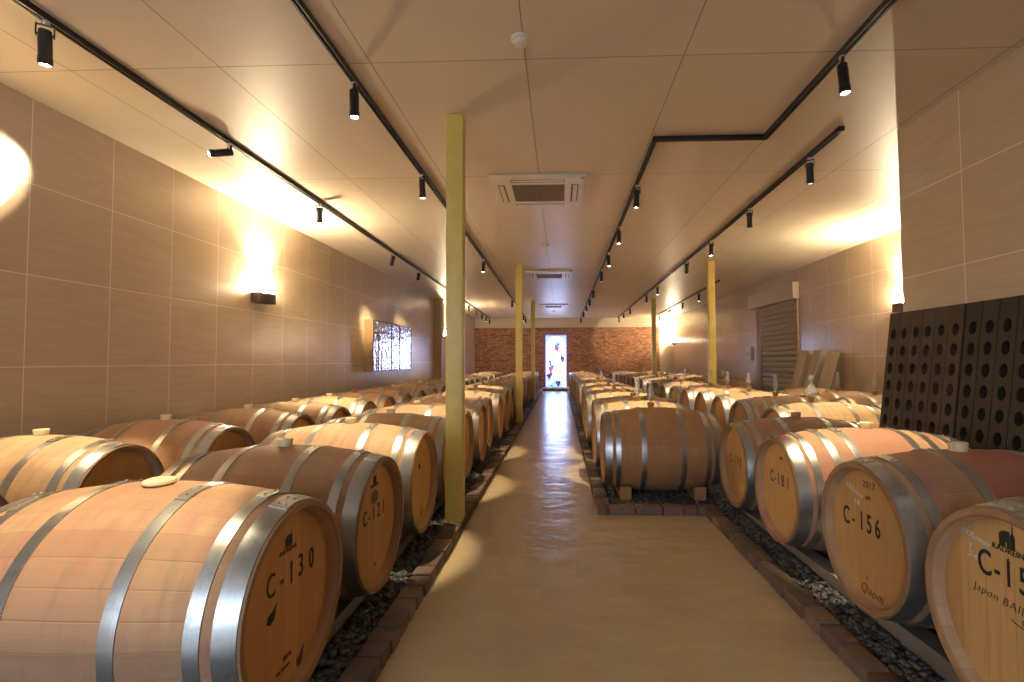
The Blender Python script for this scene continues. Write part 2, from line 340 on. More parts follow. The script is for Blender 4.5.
# ------------------------------------------------------------------ barrels
H, RH, RB = .47, .293, .35
def rad(x): return RB - (RB-RH)*(abs(x)/H)**2
def staves_bm():
    bm = bmesh.new(); p = [(RH-.034, -H+.052), (RH-.022, -H+.004), (RH-.018, -H)]
    for i in range(17):
        x = -H + 2*H*i/16; p.append((rad(x), x))
    p += [(RH-.018, H), (RH-.022, H-.004), (RH-.034, H-.052)]
    lathe(bm, p, 72, 'x'); return bm
def head_bm(s):
    bm = bmesh.new(); lathe(bm, [(0, s*(H-.038)), (RH-.06, s*(H-.038)), (RH-.031, s*(H-.040)), (RH-.031, s*(H-.060)), (0, s*(H-.060))], 64, 'x'); return bm
def hoop_bm(x0, x1, roll):
    """steel band with a lapped, double-riveted joint"""
    bm = bmesh.new(); t = .0032
    pr = [(rad(x0)+.0004, x0), (rad(x0)+t, x0), (rad((x0+x1)/2)+t+.0006, (x0+x1)/2), (rad(x1)+t, x1), (rad(x1)+.0004, x1)]
    lathe(bm, pr, 72, 'x')
    n = 7; w = .30; A = [[], []]
    for i in range(n+1):
        a = roll + w*(i/n-.5)
        for q, x in enumerate((x0+.001, x1-.001)):
            for r in (rad(x)+t-.001, rad(x)+t+.0032): A[q].append(bm.verts.new((x, r*math.cos(a), r*math.sin(a))))
    for i in range(n):
        l0, u0, l1, u1 = A[0][2*i], A[0][2*i+1], A[0][2*i+2], A[0][2*i+3]; L0, U0, L1, U1 = A[1][2*i], A[1][2*i+1], A[1][2*i+2], A[1][2*i+3]
        bm.faces.new((u0, u1, U1, U0)); bm.faces.new((l0, l1, u1, u0)); bm.faces.new((L0, U0, U1, L1))
    bm.faces.new((A[0][0], A[0][1], A[1][1], A[1][0])); bm.faces.new((A[0][-2], A[1][-2], A[1][-1], A[0][-1]))
    for da in (-.085, .085):
        for k in ((.5,) if x1-x0 < .045 else (.3, .7)):
            x = x0+(x1-x0)*k; a = roll+da; r = rad(x)+t+.003
            mt = Matrix.Translation((x, r*math.cos(a), r*math.sin(a))) @ Matrix.Rotation(a-PI/2, 4, 'X')
            lathe(bm, [(.0062, -.002), (.0058, .002), (.0035, .0045), (0, .005)], 10, 'z', mtx=mt)
    return bm
def bung_bm():
    bm = bmesh.new(); lathe(bm, [(0, -.012), (.026, -.012), (.030, 0), (.0345, .032), (.033, .035), (.012, .0352), (.009, .032), (0, .032)], 24, 'z'); return bm
def flat_bung_bm():
    bm = bmesh.new(); lathe(bm, [(0, -.01), (.028, -.01), (.028, .004), (.043, .005), (.046, .010), (.044, .017), (.030, .022), (.014, .0225), (.010, .019), (0, .019)], 28, 'z'); return bm
HOOPS6 = [(-.462, -.404), (-.376, -.338), (-.176, -.136), (.136, .176), (.338, .376), (.404, .462)]
HOOPS8 = [(-.462, -.404), (-.382, -.346), (-.276, -.240), (-.176, -.138), (.138, .176), (.240, .276), (.346, .382), (.404, .462)]
def proto(hoops, bung=True):
    t = thing('oak_barrel', '', 'barrel')
    link('staves', staves_bm(), M['stave'], t, True)
    for s in (1, -1): link('head', head_bm(s), M['head'], t, True)
    for i, (a, b) in enumerate(hoops): link('hoop', hoop_bm(a, b, PI/2 + (.16 if i % 2 else -.14) + .1*math.sin(i*2.1)), M['hoop'], t, True)
    link('bung', bung_bm(), M['bung'], t, True, (0, 0, RB-.002))
    return t
P6, P8 = proto(HOOPS6), proto(HOOPS8)
KIDS = {P6: list(P6.children), P8: list(P8.children)}
def barrel(loc, rz, label, group, tint=(1, 1, 1), pink=.0, src=None, bung='cream'):
    src = src or P6
    r = src.copy(); COL.objects.link(r); kids = []
    for c in KIDS[src]:
        d = c.copy(); COL.objects.link(d); d.parent = r; kids.append(d)
    r.location = loc; r.rotation_euler = (random.uniform(-.012, .012), 0, rz + random.uniform(-.018, .018)); r['label'] = label; r['group'] = group
    out = {}
    for c in kids:
        kind = c.name.split('.')[0]; out.setdefault(kind, c)
        if kind in ('staves', 'head'): c.color = (*((tint[0], tint[1]*.94, tint[2]*.82) if kind == 'head' and rz == 0 else tint), pink)  # left-row heads tinted amber: warm bounce light put into their colour
    b = out['bung']
    if bung == 'none':
        bpy.data.objects.remove(b)
    elif bung == 'brown':
        me = b.data.copy(); me.materials.clear(); me.materials.append(M['bungb']); b.data = me
        b['label'] = 'brown bung'
    elif bung == 'flat':
        n = link('bung', flat_bung_bm(), M['bung'], r, True, (0, 0, RB-.003)); bpy.data.objects.remove(b)
    out['root'] = r; LAST.clear(); LAST.update(out)
    return r, out.get('head')
LAST = {}
def tint():
    q = random.choice([0, 0, 1, 1, 2]); b = random.uniform(.86, 1.08)
    return [(1.08*b, 1.05*b, 1.0*b), (1.0*b, .93*b, .85*b), (.86*b, .78*b, .70*b)][q]

# airlock: rubber cone and blown glass flask
def airlock(loc, label, wide=False):
    t = thing('glass_airlock', label, 'airlock', loc, 0, 'glass airlocks on the right-hand barrels')
    bm = bmesh.new(); lathe(bm, [(0, -.012), (.022, -.012), (.033, .03), (.031, .034), (0, .034)], 20); link('rubber_bung', bm, M['bungb'], t, True)
    p = ([(.012, .02), (.012, .036), (.060, .045), (.066, .07), (.055, .095), (.028, .125), (.014, .15), (.012, .178), (.024, .192), (.025, .21), (.018, .222), (.020, .232)] if wide else
         [(.009, .02), (.009, .045), (.018, .065), (.027, .095), (.028, .125), (.018, .155), (.012, .175), (.018, .195), (.017, .215)])
    p2 = p + [(max(r-.003, .003), h) for r, h in p[::-1]]
    bm = bmesh.new(); lathe(bm, p2, 22); link('flask', bm, M['glass'], t, True); return t

def head_frame(head):     # text plane of the aisle-facing head: u -> local +Y, v -> +Z, normal +X
    return Matrix(((0, 0, 1, H-.0372), (1, 0, 0, 0), (0, 1, 0, 0), (0, 0, 0, 1)))
def mark(head, body, u, v, size, mat='ink', name='stencilled_number', rot=0, **k):
    m = head_frame(head) @ Matrix.Translation((u, v, 0)) @ Matrix.Rotation(rot, 4, 'Z')
    if name == 'stencilled_number': k.setdefault('xs', .68); size *= 1.1; k.setdefault('offset', .0009)
    return text_mesh(name, body, size, m, M[mat], head, **k)
def emblem(head, u, v, s):
    """printed cooperage mark: a little tower beside an arched body"""
    bm = bmesh.new(); fn = lambda a, b, w: (H-.0374+w, u+a*s, v+b*s)
    prism(bm, [(-.5, -.5), (-.12, -.5), (-.12, -.2), (-.02, -.2), (-.02, -.5), (.14, -.5), (.14, .42), (-.1, .42), (-.35, .35), (-.5, .15)], fn, .001)
    prism(bm, [(.18, -.5), (.46, -.5), (.46, .25), (.36, .35), (.32, .85), (.28, .35), (.18, .25)], fn, .001)
    return link('printed_emblem', bm, M['ink'], head)
def blot(head, u, v, pts, mat='stain', name='stain'):
    bm = bmesh.new(); prism(bm, pts, lambda a, b, w: (H-.0374+w, u+a, v+b), .0008); return link(name, bm, M[mat], head)

AX, BX, CX, DX, EX, FX = -.82-H, -2.03-H, 1.235+H, .36+H, 1.90+H, 2.95+H
# row A: along the aisle's left edge
GA = 'barrels in the row along the left edge of the aisle'
for i in range(25):
    y = 1.585 + .733*i + (.0 if i != 1 else .0); zc = (.415, .414, .428)[i] if i < 3 else .4135
    lab = ['oak barrel stencilled C-130 with a flat disc bung, nearest on the left', 'oak barrel stencilled C-121 with an oval stamp, second left of the aisle',
           'brightly lit pale oak barrel third in the row left of the aisle'][i] if i < 3 else ORD[i] + ' oak barrel from the front in the row along the left edge of the aisle'
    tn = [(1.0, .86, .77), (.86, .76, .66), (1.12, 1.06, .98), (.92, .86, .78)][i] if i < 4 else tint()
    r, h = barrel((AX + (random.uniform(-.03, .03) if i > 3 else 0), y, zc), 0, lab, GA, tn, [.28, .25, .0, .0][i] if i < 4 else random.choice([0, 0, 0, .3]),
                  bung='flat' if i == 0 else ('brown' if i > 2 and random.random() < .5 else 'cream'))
    if i == 0:
        mark(h, 'C', -.098, .073, .092, offset=-.0005); mark(h, '-', -.040, .073, .09); mark(h, '1', .012, .068, .092); mark(h, '3', .068, .070, .092); mark(h, '0', .135, .066, .088)
        emblem(h, -.005, .180, .040); mark(h, 'RADREINA', -.008, .150, .020, name='printed_word')
        mark(h, '2014', -.01, -.178, .022, name='printed_year'); mark(h, 'Oak Selection', -.03, -.205, .013, name='printed_word')
        blot(h, -.10, -.015, [(-.018, -.012), (.0, -.022), (.02, -.012), (.026, .012), (.034, .03), (.012, .014), (-.012, .008)], 'ink')
        blot(h, .06, -.225, [(-.012, -.02), (.012, -.024), (.024, .0), (.030, .03), (.018, .024), (.004, .010), (-.014, .004)])
    if i == 1:
        mark(h, 'C', -.120, .046, .085); mark(h, '-', -.070, .046, .08); mark(h, '1', -.022, .044, .085); mark(h, '2', .040, .042, .085); mark(h, '1', .102, .040, .085)
        emblem(h, -.01, .200, .038); mark(h, 'RADREINA', -.015, .172, .019, name='printed_word')
        bm = bmesh.new(); lathe(bm, [(0, 0), (.038, 0), (.038, .001), (0, .001)], 28, 'x', mtx=Matrix.Translation((H-.0378, -.01, .118)) @ Matrix.Diagonal((1, 1.05, .82, 1))); link('oval_stamp', bm, M['oval'], h)
        mark(h, 'B', .0, -.19, .03, name='printed_word')
    if i == 2:
        emblem(h, -.01, .09, .03)
        blot(h, .03, -.19, [(-.02, -.03), (.0, -.01), (.004, .03), (.012, .0), (.03, -.028), (.0, -.02)])
# row B: against the left tiled wall
GB = 'barrels in the row against the left tiled wall'
for i in range(24):
    y = (1.80, 2.62, 3.36, 4.15, 4.88, 5.61)[i] if i < 6 else 5.61 + .74*(i-5)
    bx = (-2.32, -2.335, -2.235, -2.16, -2.15, -2.15)[i]-H if i < 6 else -2.15-H
    lab = ['oak barrel at the very left edge against the tiled wall', 'pale oak barrel with a square cream bung, touching the left edge by the tiled wall'][i] if i < 2 else ORD[i] + ' oak barrel from the front in the row against the left tiled wall'
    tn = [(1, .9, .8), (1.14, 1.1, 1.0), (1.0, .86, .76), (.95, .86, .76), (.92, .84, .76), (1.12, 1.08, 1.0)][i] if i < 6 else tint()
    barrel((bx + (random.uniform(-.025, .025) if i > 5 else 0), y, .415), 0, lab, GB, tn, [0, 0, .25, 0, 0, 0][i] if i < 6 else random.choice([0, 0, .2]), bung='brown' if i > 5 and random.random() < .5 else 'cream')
# row C: front right
GC = 'barrels in the short row at the front right'
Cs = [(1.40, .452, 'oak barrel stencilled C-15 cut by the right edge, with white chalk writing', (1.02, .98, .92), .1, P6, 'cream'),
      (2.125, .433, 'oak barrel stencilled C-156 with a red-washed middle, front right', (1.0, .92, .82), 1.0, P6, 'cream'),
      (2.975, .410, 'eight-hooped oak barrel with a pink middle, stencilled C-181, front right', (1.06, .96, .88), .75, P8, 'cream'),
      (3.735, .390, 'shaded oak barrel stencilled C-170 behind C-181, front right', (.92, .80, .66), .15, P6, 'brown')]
for i, (y, zc, lab, tn, pk, src, bg) in enumerate(Cs):
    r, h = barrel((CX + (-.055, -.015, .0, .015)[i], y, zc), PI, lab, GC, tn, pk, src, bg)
    r.rotation_euler = (0, 0, PI)
    LAST['bung'].location.x += (0, .06, -.03, 0)[i]
    if i == 2: r.scale = (1.07, 1, 1); r.location.x += .033
    # local +Y on these runs towards the camera
    if i == 0:
        mark(h, 'C', -.105, .118, .092); mark(h, '-', -.064, .116, .085); mark(h, '1', -.028, .115, .092); mark(h, '5', .018, .112, .092)
        emblem(h, -.028, .212, .05); mark(h, 'RADREINA', -.020, .180, .024, name='printed_word'); mark(h, '-', -.028, .160, .03, name='printed_word')
        mark(h, 'KKRoway', -.138, .182, .026, 'chalk', 'chalk_writing', rot=-.15, shear=.3); mark(h, 'Y', -.155, .150, .026, 'chalk', 'chalk_writing', shear=.3); mark(h, '2-4R', -.142, .124, .024, 'chalk', 'chalk_writing', rot=-.1, shear=.3)
        mark(h, 'Japon BAILEY A', -.025, .036, .034, name='printed_word', rot=-.03, shear=.2, spacing=1.1, offset=-.0009)
        bm = bmesh.new(); pts = [(.03*math.cos(a)+.02+a*.006, .012*math.sin(a)+.004) for a in np.linspace(-2.8, 3.6, 26)]
        for (a0, b0), (a1, b1) in zip(pts, pts[1:]):
            d = Vector((a1-a0, b1-b0)).normalized()*.0012; prism(bm, [(a0-d.y, b0+d.x), (a0+d.y, b0-d.x), (a1+d.y, b1-d.x), (a1-d.y, b1+d.x)], lambda u, v, w: (H-.0374+w, u, v), .0008)
        link('printed_flourish', bm, M['ink'], h)
        bm = bmesh.new(); n = 6     # red paint mark on the head hoop
        A = [[bm.verts.new((x, (rad(x)+.0045)*math.cos(a), (rad(x)+.0045)*math.sin(a))) for x in (.415, .455)] for a in [PI/2-.48+.30*q/n for q in range(n+1)]]
        for p, q in zip(A, A[1:]): bm.faces.new((p[0], p[1], q[1], q[0]))
        o = link('red_paint_mark', bm, M['red'], r)
        md = o.modifiers.new('t', 'SOLIDIFY'); md.thickness = .001
    if i == 1:
        mark(h, 'C', -.150, .040, .098); mark(h, '-', -.098, .042, .085); mark(h, '1', -.040, .046, .098); mark(h, '5', .012, .046, .098); mark(h, '6', .066, .046, .098)
        mark(h, '2017', .015, .208, .040, 'stain', 'printed_year', spacing=1.05); mark(h, 'uM', .008, .155, .026, name='printed_word')
        mark(h, 'KKRoway', -.085, .165, .030, 'chalk', 'chalk_writing', rot=-.25, shear=.3); mark(h, '2-R', -.070, .120, .028, 'chalk', 'chalk_writing', shear=.3)
        mark(h, 'o', -.01, -.172, .028, 'stain', 'stain'); mark(h, 'Quom', .012, -.222, .058, 'stain', 'stain', shear=.45, spacing=1.1, offset=-.0004, xs=.9)
    if i == 2:
        mark(h, 'C', -.118, .048, .088); mark(h, '-', -.072, .048, .08); mark(h, '1', -.026, .048, .088); mark(h, '8', .026, .047, .086); mark(h, '1', .092, .047, .088)
        mark(h, 'UM', .01, .175, .030, 'oval', 'printed_word'); mark(h, '-', .01, .15, .04, 'oval', 'printed_word')
        bm = bmesh.new(); n = 5
        A = [[bm.verts.new((x, (rad(x)+.0045)*math.cos(a), (rad(x)+.0045)*math.sin(a))) for x in (.410, .458)] for a in [PI/2-.02-.12*q/n for q in range(n+1)]]
        for p, q in zip(A, A[1:]): bm.faces.new((p[0], p[1], q[1], q[0]))
        o = link('red_paint_mark', bm, M['red'], r); md = o.modifiers.new('t', 'SOLIDIFY'); md.thickness = .001
    if i == 3:
        mark(h, 'C', -.130, .026, .085, 'stain'); mark(h, '-', -.078, .027, .08, 'stain'); mark(h, '1', -.03, .027, .085, 'stain'); mark(h, '7', .022, .027, .085, 'stain'); mark(h, '0', .078, .027, .085, 'stain')
# row D: along the aisle's right edge
GD = 'barrels in the row along the right edge of the aisle'
for i in range(21):
    y = 4.36 + .735*i
    lab = ['unlit oak barrel with its broad side shown, at the kerb corner right of the aisle'] [0] if i == 0 else ORD[i] + ' oak barrel from the front in the row along the right edge of the aisle'
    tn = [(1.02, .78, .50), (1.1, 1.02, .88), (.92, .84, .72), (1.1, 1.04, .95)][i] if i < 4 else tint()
    al = i in (0, 1, 4, 7)
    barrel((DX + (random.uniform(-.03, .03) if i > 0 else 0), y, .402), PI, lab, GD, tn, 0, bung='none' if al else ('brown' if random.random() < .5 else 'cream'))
    if al: airlock((DX - .05, y, .402+RB+.008), 'glass airlock standing in the bung hole of the %s barrel along the aisle\'s right edge' % ORD[i])
# row E: beyond it
GE = 'barrels in the second row right of the aisle'
for i in range(20):
    y = 4.66 + .76*i + (.05 if i > 5 else 0) + (.05 if i > 12 else 0)
    lab = 'brightly lit yellowish oak barrel with a wide glass flask, behind C-170' if i == 0 else ('eight-hooped oak barrel second from the front in the second row right of the aisle' if i == 1 else ORD[i] + ' oak barrel from the front in the second row right of the aisle')
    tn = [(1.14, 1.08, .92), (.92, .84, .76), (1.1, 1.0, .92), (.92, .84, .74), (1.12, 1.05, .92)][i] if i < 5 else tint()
    al = i < 9 and i not in (5,)
    barrel((EX + (random.uniform(-.04, .02) if i > 0 else .02), y, .425), PI, lab, GE, tn, 0, P8 if i == 1 else P6, bung='none' if al else 'brown')
    if al: airlock((EX - .08, y, .425+RB+.011), 'wide-bottomed clear glass flask on the brightly lit barrel behind C-170' if i == 0 else 'glass airlock standing in the bung hole of the %s barrel in the second row right' % ORD[i], i == 0)
# row F: against the right wall
GF = 'barrels in the row nearest the right wall'
ys = [4.83, 5.55, 6.27, 6.99] + [10.6 + .76*k for k in range(12)]
for i, y in enumerate(ys):
    lab = ORD[i] + ' oak barrel from the front in the row nearest the right wall' + (', past the shutter' if i > 3 else ', beside the rack')
    al = i in (1, 2, 4, 5)
    barrel((FX + (random.uniform(-.03, .03)), y, .425), PI, lab, GF, (.92, .84, .74) if i < 5 else tint(), 0, bung='none' if al else 'cream')
    if al: airlock((FX - .02, y, .425+RB+.011), 'glass airlock standing in the bung hole of the %s barrel nearest the right wall' % ORD[i])

for q in (P6, P8):
    for c in KIDS[q]: bpy.data.objects.remove(c)
    bpy.data.objects.remove(q)

# timber rails that carry the rows
def rail(name, xc, y0, y1, z_0, z_1, label, mat='rail', w=.09, b0=.008):
    bm = bmesh.new(); vs = box(bm, -w/2, w/2, 0, y1-y0, b0, 1, bev=0)
    for v in bm.verts:
        if v.co.z > .5: v.co.z = z_0 + (z_1-z_0)*v.co.y/(y1-y0)
    o = link(name, bm, M[mat], None, False, (xc, y0, 0)); tag(o, label, 'rail', 'timber rails under the barrel rows')
rr = rad(.235)
for xc, y0, y1, za, zb, w in ((AX, 1.25, 19.5, .415, .412, 'barrel row along the left edge of the aisle'), (-2.66, 1.5, 19.3, .405, .405, 'row against the left tiled wall'),
                        (CX, 1.05, 4.05, .4553, .3756, 'short row at the front right'), (DX, 4.13, 19.5, .402, .402, 'row along the right edge of the aisle'),
                        (EX, 4.4, 19.5, .425, .425, 'second row right of the aisle'), (FX, 4.5, 19.4, .425, .425, 'row nearest the right wall')):
    for s, w2 in ((-.30, 'left'), (.30, 'right')):
        rail('timber_rail', xc+s, y0, y1, za-rr-.003, zb-rr-.003, '%s timber rail under the %s' % (w2, w), 'orange' if xc == DX else 'rail')
# chocks under the lone right barrel
for s, w2, d in ((-.30, 'left', .02), (.30, 'right', .02)):
    bm = bmesh.new(); fn = lambda u, v, w: (w-.045, u, v)
    prism(bm, [(0, 0), (0, .068), (.03, .068), (.085, .028), (.085, 0)], fn, .09)
    o = link('wooden_chock', bm, M['orange'], None, False, (DX+s, 4.13, (.402-rr-.006))); tag(o, 'orange wooden chock under the %s end of the lone barrel at the kerb corner' % w2, 'chock', 'chocks under the kerb-corner barrel')

# ------------------------------------------------------------------ columns
def column(x, y, label, base=.03, w=.116):
    t = thing('steel_column', label, 'column', (x, y, 0), 0, 'olive yellow steel columns')
    link('post', B(-w/2, w/2, -w/2, w/2, base, CEIL-.002, bev=.007), M['olive'], t, True)
    link('base_plate', B(-w/2-.012, w/2+.012, -w/2-.012, w/2+.012, .02, .058, bev=.004), M['kerb'], t)
    bm = bmesh.new(); lathe(bm, [(.009, 0), (.009, .006), (0, .008)], 10, mtx=Matrix.Translation((w/2-.002, -.02, 2.74)) @ Matrix.Rotation(PI/2, 4, 'Y')); link('bolt', bm, M['olive'], t)
    return t
column(-.735, 3.50, 'nearest tall olive yellow steel column, on the kerb left of the aisle')
column(-.735, 8.98, 'middle of three olive yellow steel columns standing along the left of the aisle')
column(-.775, 14.4, 'farthest olive yellow steel column on the left, beside the stained glass door')
column(2.66, 8.865, 'olive yellow steel column among the right barrels, in front of the shutter')
column(2.66, 14.235, 'far right olive yellow steel column in front of the brick wall')

# ------------------------------------------------------------------ ceiling tracks and spotlights
def track(pts, label):
    bm = bmesh.new(); w = .018
    for (x0, y0), (x1, y1) in zip(pts, pts[1:]):
        d = Vector((x1-x0, y1-y0, 0)); a = math.atan2(d.y, d.x); L = d.length
        mt = Matrix.Translation((x0, y0, 0)) @ Matrix.Rotation(a, 4, 'Z')
        box(bm, -w, L+w, -w, -w*.35, CEIL-.034, CEIL-.001, mtx=mt); box(bm, -w, L+w, w*.35, w, CEIL-.034, CEIL-.001, mtx=mt); box(bm, -w, L+w, -w*.6, w*.6, CEIL-.014, CEIL-.001, mtx=mt)
    for x, y in (pts[0], pts[-1]): box(bm, x-.022, x+.022, y-.03, y+.03, CEIL-.037, CEIL-.001, bev=.004)
    o = link('ceiling_track', bm, M['black']); tag(o, label, 'light track', 'black ceiling light tracks'); return o
T1 = [(-2.54, -1.5), (-2.60, 5.3), (-2.80, 19.9)]; T2 = [(-1.25, -1.5), (-1.26, 6), (-1.36, 19.9)]
R1 = [(1.603, -1.5), (1.603, 3.88), (.752, 3.88), (.79, 9.4), (.835, 19.9)]; R2 = [(2.117, 3.78), (2.18, 7.2), (2.31, 19.9)]; R3 = [(3.47, 10.97), (3.70, 19.2)]
track(T1, 'black light track on the ceiling closest to the left wall'); track(T2, 'black light track on the ceiling just left of the nearest column')
track(R1, 'black light track that jogs sideways with two square corners'); track(R2, 'straight black light track on the ceiling right of the jogging track'); track(R3, 'short black light track on the ceiling closest to the shutter')

def spot_proto():
    t = thing('track_spotlight', '', 'spotlight')
    bm = bmesh.new(); lathe(bm, [(0, -.055), (.014, -.055), (.017, -.050), (.017, -.034), (0, -.034)], 16); link('adapter', bm, M['chrome'], t, True)
    bm = bmesh.new(); box(bm, -.036, .036, -.008, .008, -.0585, -.0545); box(bm, -.036, -.0315, -.008, .008, -.115, -.0545); box(bm, .0315, .036, -.008, .008, -.115, -.0545); lathe(bm, [(.005, -.036), (.005, .036)], 10, 'x', cap=True, mtx=Matrix.Translation((0, 0, -.102))); link('yoke', bm, M['black'], t)
    p = [(0, .022), (.022, .022), (.027, .017), (.027, .0), (.0255, -.001), (.0255, -.006), (.028, -.007), (.028, -.110), (.030, -.113), (.030, -.148), (.028, -.150), (.0255, -.150), (.025, -.141), (0, -.141)]
    bm = bmesh.new(); lathe(bm, p, 24); hb = link('lamp_body', bm, M['black'], t, True, (0, 0, -.102))
    bm = bmesh.new(); lathe(bm, [(0, -.147), (.015, -.146), (.0235, -.142), (0, -.1415)], 20); link('lens', bm, M['lens'], hb, True)
    return t
SP = spot_proto(); sp_used = [False]
LM = {}
def lightdata(power, ang, blend, col):
    k = (power, ang, blend, col)
    if k not in LM:
        L = bpy.data.lights.new('spot_beam', 'SPOT'); L.energy = power; L.spot_size = math.radians(ang); L.spot_blend = blend; L.color = col; L.shadow_soft_size = .025; LM[k] = L
    return LM[k]
WARM = (1., .80, .49)
def spotlight(x, y, label, group, target=None, power=52, ang=31, blend=.35, col=WARM):
    src = SP
    if not sp_used[0]: r = SP; sp_used[0] = True; kids = list(SP.children)
    else:
        r = SP.copy(); COL.objects.link(r); kids = []
        for c in SP.children:
            d = c.copy(); COL.objects.link(d); d.parent = r; kids.append(d)
            for g in c.children:
                e = g.copy(); COL.objects.link(e); e.parent = d
    z = CEIL
    r.location = (x, y, z); r['label'] = label; r['group'] = group
    if target is None: target = (x + random.uniform(-.15, .15), y + random.uniform(-.2, .2), .4)
    d = Vector(target) - Vector((x, y, z-.102)); d.normalize()
    az = math.atan2(d.y, d.x); tilt = math.acos(max(-1, min(1, -d.z)))
    r.rotation_euler = (0, 0, az + PI/2)         # the yoke turns, then the body tips in it
    for c in kids:
        if c.name.startswith('lamp_body'): c.rotation_euler = (-tilt, 0, 0); body = c
    L = bpy.data.objects.new('spot_beam', lightdata(power, ang, blend, col)); COL.objects.link(L); L.parent = body; L.location = (0, 0, -.158)
    return r
def on(tr, y):
    for (x0, y0), (x1, y1) in zip(tr, tr[1:]):
        if y0 != y1 and min(y0, y1) <= y <= max(y0, y1): return x0 + (x1-x0)*(y-y0)/(y1-y0)
    return tr[-1][0]
NM = [('track closest to the left wall', T1, [(.6, None), (2.36, (-2.75, 2.6, .6)), (3.78, (-3.48, 2.72, 2.28)), (5.28, (-2.5, 5.2, .6)), (7.79, (-3.47, 9.12, 1.6)), (9.3, (-3.47, 11.25, 1.55)), (12.4, None), (14.9, None), (16.4, None), (17.7, None), (18.8, None), (19.8, None)]),
      ('track just left of the nearest column', T2, [(1.25, (-1.45, 1.35, .6)), (2.97, (-1.2, 3.0, .5)), (4.49, (-1.15, 4.6, .5)), (6.2, None), (8.32, None), (13.8, None), (16.2, None), (18.6, None), (19.8, None)]),
      ('jogging track', R1, [(.9, None), (2.82, (1.75, 2.75, .5)), (4.86, (.70, 5.15, .6)), (6.39, None), (7.93, None), (9.4, None), (11.9, None), (13.6, None), (15.3, None), (17.2, None), (19.6, None)]),
      ('straight track right of the jogging track', R2, [(4.26, (2.35, 4.62, .7)), (5.68, (2.3, 6.0, .7)), (7.2, None), (8.64, None), (11.4, None), (12.9, None), (16.2, None), (18.0, None), (19.5, None)]),
      ('short track nearest the shutter', R3, [(12.72, None), (14.6, None), (16.4, (3.3, 17.5, 2.6)), (18.6, None)])]
for nm, tr, ls in NM:
    j = 0
    for (y, tg) in ls:
        kw = {}
        if nm == NM[0][0] and y == 3.78: kw = dict(power=1500, ang=22, blend=.06)
        elif nm == NM[0][0] and y in (7.79, 9.3): kw = dict(power=75, ang=23, blend=.2)
        lab = '%s black cylinder spotlight from the camera on the %s' % (ORD[j], nm)
        hid = (nm == NM[0][0] and y == 12.4, nm == NM[1][0] and y == 6.2, nm == NM[1][0] and y == 16.2)
        if y < 1.3: lab = 'added black spotlight out of the picture on the %s' % nm; j -= 1  # unseen lamps added above the camera for warm fill
        elif any(hid): lab = 'added spotlight hidden behind the %s column on the %s' % (('nearest', 'nearest', 'middle')[hid.index(True)], nm); j -= 1  # unseen lamps added behind the columns for more fill
        if kw.get('power') == 1500: lab = 'black spotlight turned sideways towards the left wall, on the track closest to it'
        if nm == NM[1][0] and y == 1.25: kw = dict(power=40, ang=34)
        spotlight(on(tr, y), y, lab, 'black cylinder spotlights on the ceiling tracks', tg, **kw); j += 1

# ------------------------------------------------------------------ wall sconces
def sconce(x, y, z, side, label):
    """side=+1: on a wall whose face looks to +X"""
    t = thing('wall_sconce', label, 'wall lamp', (x, y, z), 0 if side > 0 else PI, 'brown box uplights on the side walls')
    bm = bmesh.new(); l, d, h, k = .155, .11, .11, .006
    box(bm, 0, d, -l, l, 0, k); box(bm, d-k, d, -l, l, k, h); box(bm, 0, k, -l, l, k, h); box(bm, k, d-k, -l, -l+k, k, h); box(bm, k, d-k, l-k, l, k, h)
    link('housing', bm, M['brown'], t)
    bm = bmesh.new(); lathe(bm, [(0, .02), (.017, .024), (.019, .05), (.019, h+.085), (.014, h+.10), (0, h+.105)], 14, mtx=Matrix.Translation((.058, 0, 0))); link('bulb', bm, M['bulb'], t, True)
    L = bpy.data.lights.new('sconce_beam', 'SPOT'); L.energy = 120; L.color = (1., .82, .54); L.shadow_soft_size = .03; L.spot_size = math.radians(125); L.spot_blend = 1.
    o = bpy.data.objects.new('sconce_beam', L); COL.objects.link(o); o.parent = t; o.location = (.095, 0, h+.16); o.rotation_euler = (PI, .12, 0)
sconce(XL, 5.65, 1.84, 1, 'brown box uplight on the left wall, glowing between tiles near the picture panel')
sconce(XL, 15.2, 1.84, 1, 'brown box uplight on the left wall beyond the tan pilaster')
sconce(XR, 6.665, 1.785, -1, 'brown box uplight on the right wall just past the near wall corner')
sconce(XR, 19.95, 1.78, -1, 'small far brown box uplight on the right wall near the brick')

# ------------------------------------------------------------------ ceiling cassettes, detectors
def cassette(x, y, label):
    t = thing('ceiling_air_conditioner', label, 'air conditioner', (x, y, CEIL), 0, 'ceiling air conditioners'); s = .455
    bm = bmesh.new()
    for x0, x1, y0, y1 in ((-s, s, -s, -.26), (-s, s, .26, s), (-s, -.26, -.26, .26), (.26, s, -.26, .26)): box(bm, x0, x1, y0, y1, -.036, -.001, bev=.004)
    link('panel', bm, M['white'], t)
    bm = bmesh.new(); box(bm, -.26, .26, -.26, .26, -.024, -.004)
    for k in range(17): yy = -.24 + k*.03; box(bm, -.255, .255, yy-.005, yy+.005, -.032, -.024)
    for k in range(7): xx = -.24 + k*.08; box(bm, xx-.004, xx+.004, -.255, .255, -.030, -.024)
    link('grille', bm, M['grille'], t)
    for a in range(4):
        mt = Matrix.Rotation(a*PI/2, 4, 'Z'); bm = bmesh.new(); box(bm, -.26, .26, -.395, -.325, -.0365, -.030, mtx=mt); box(bm, -.25, .25, -.385, -.342, -.0385, -.0364, mtx=mt)
        vs = link('louver', bm, [M['slot'], M['white']], t); 
        for f in vs.data.polygons[6:]: f.material_index = 1
    bm = bmesh.new(); box(bm, .415, .44, -.44, -.415, -.0375, -.0355); link('indicator', bm, M['slot'], t)
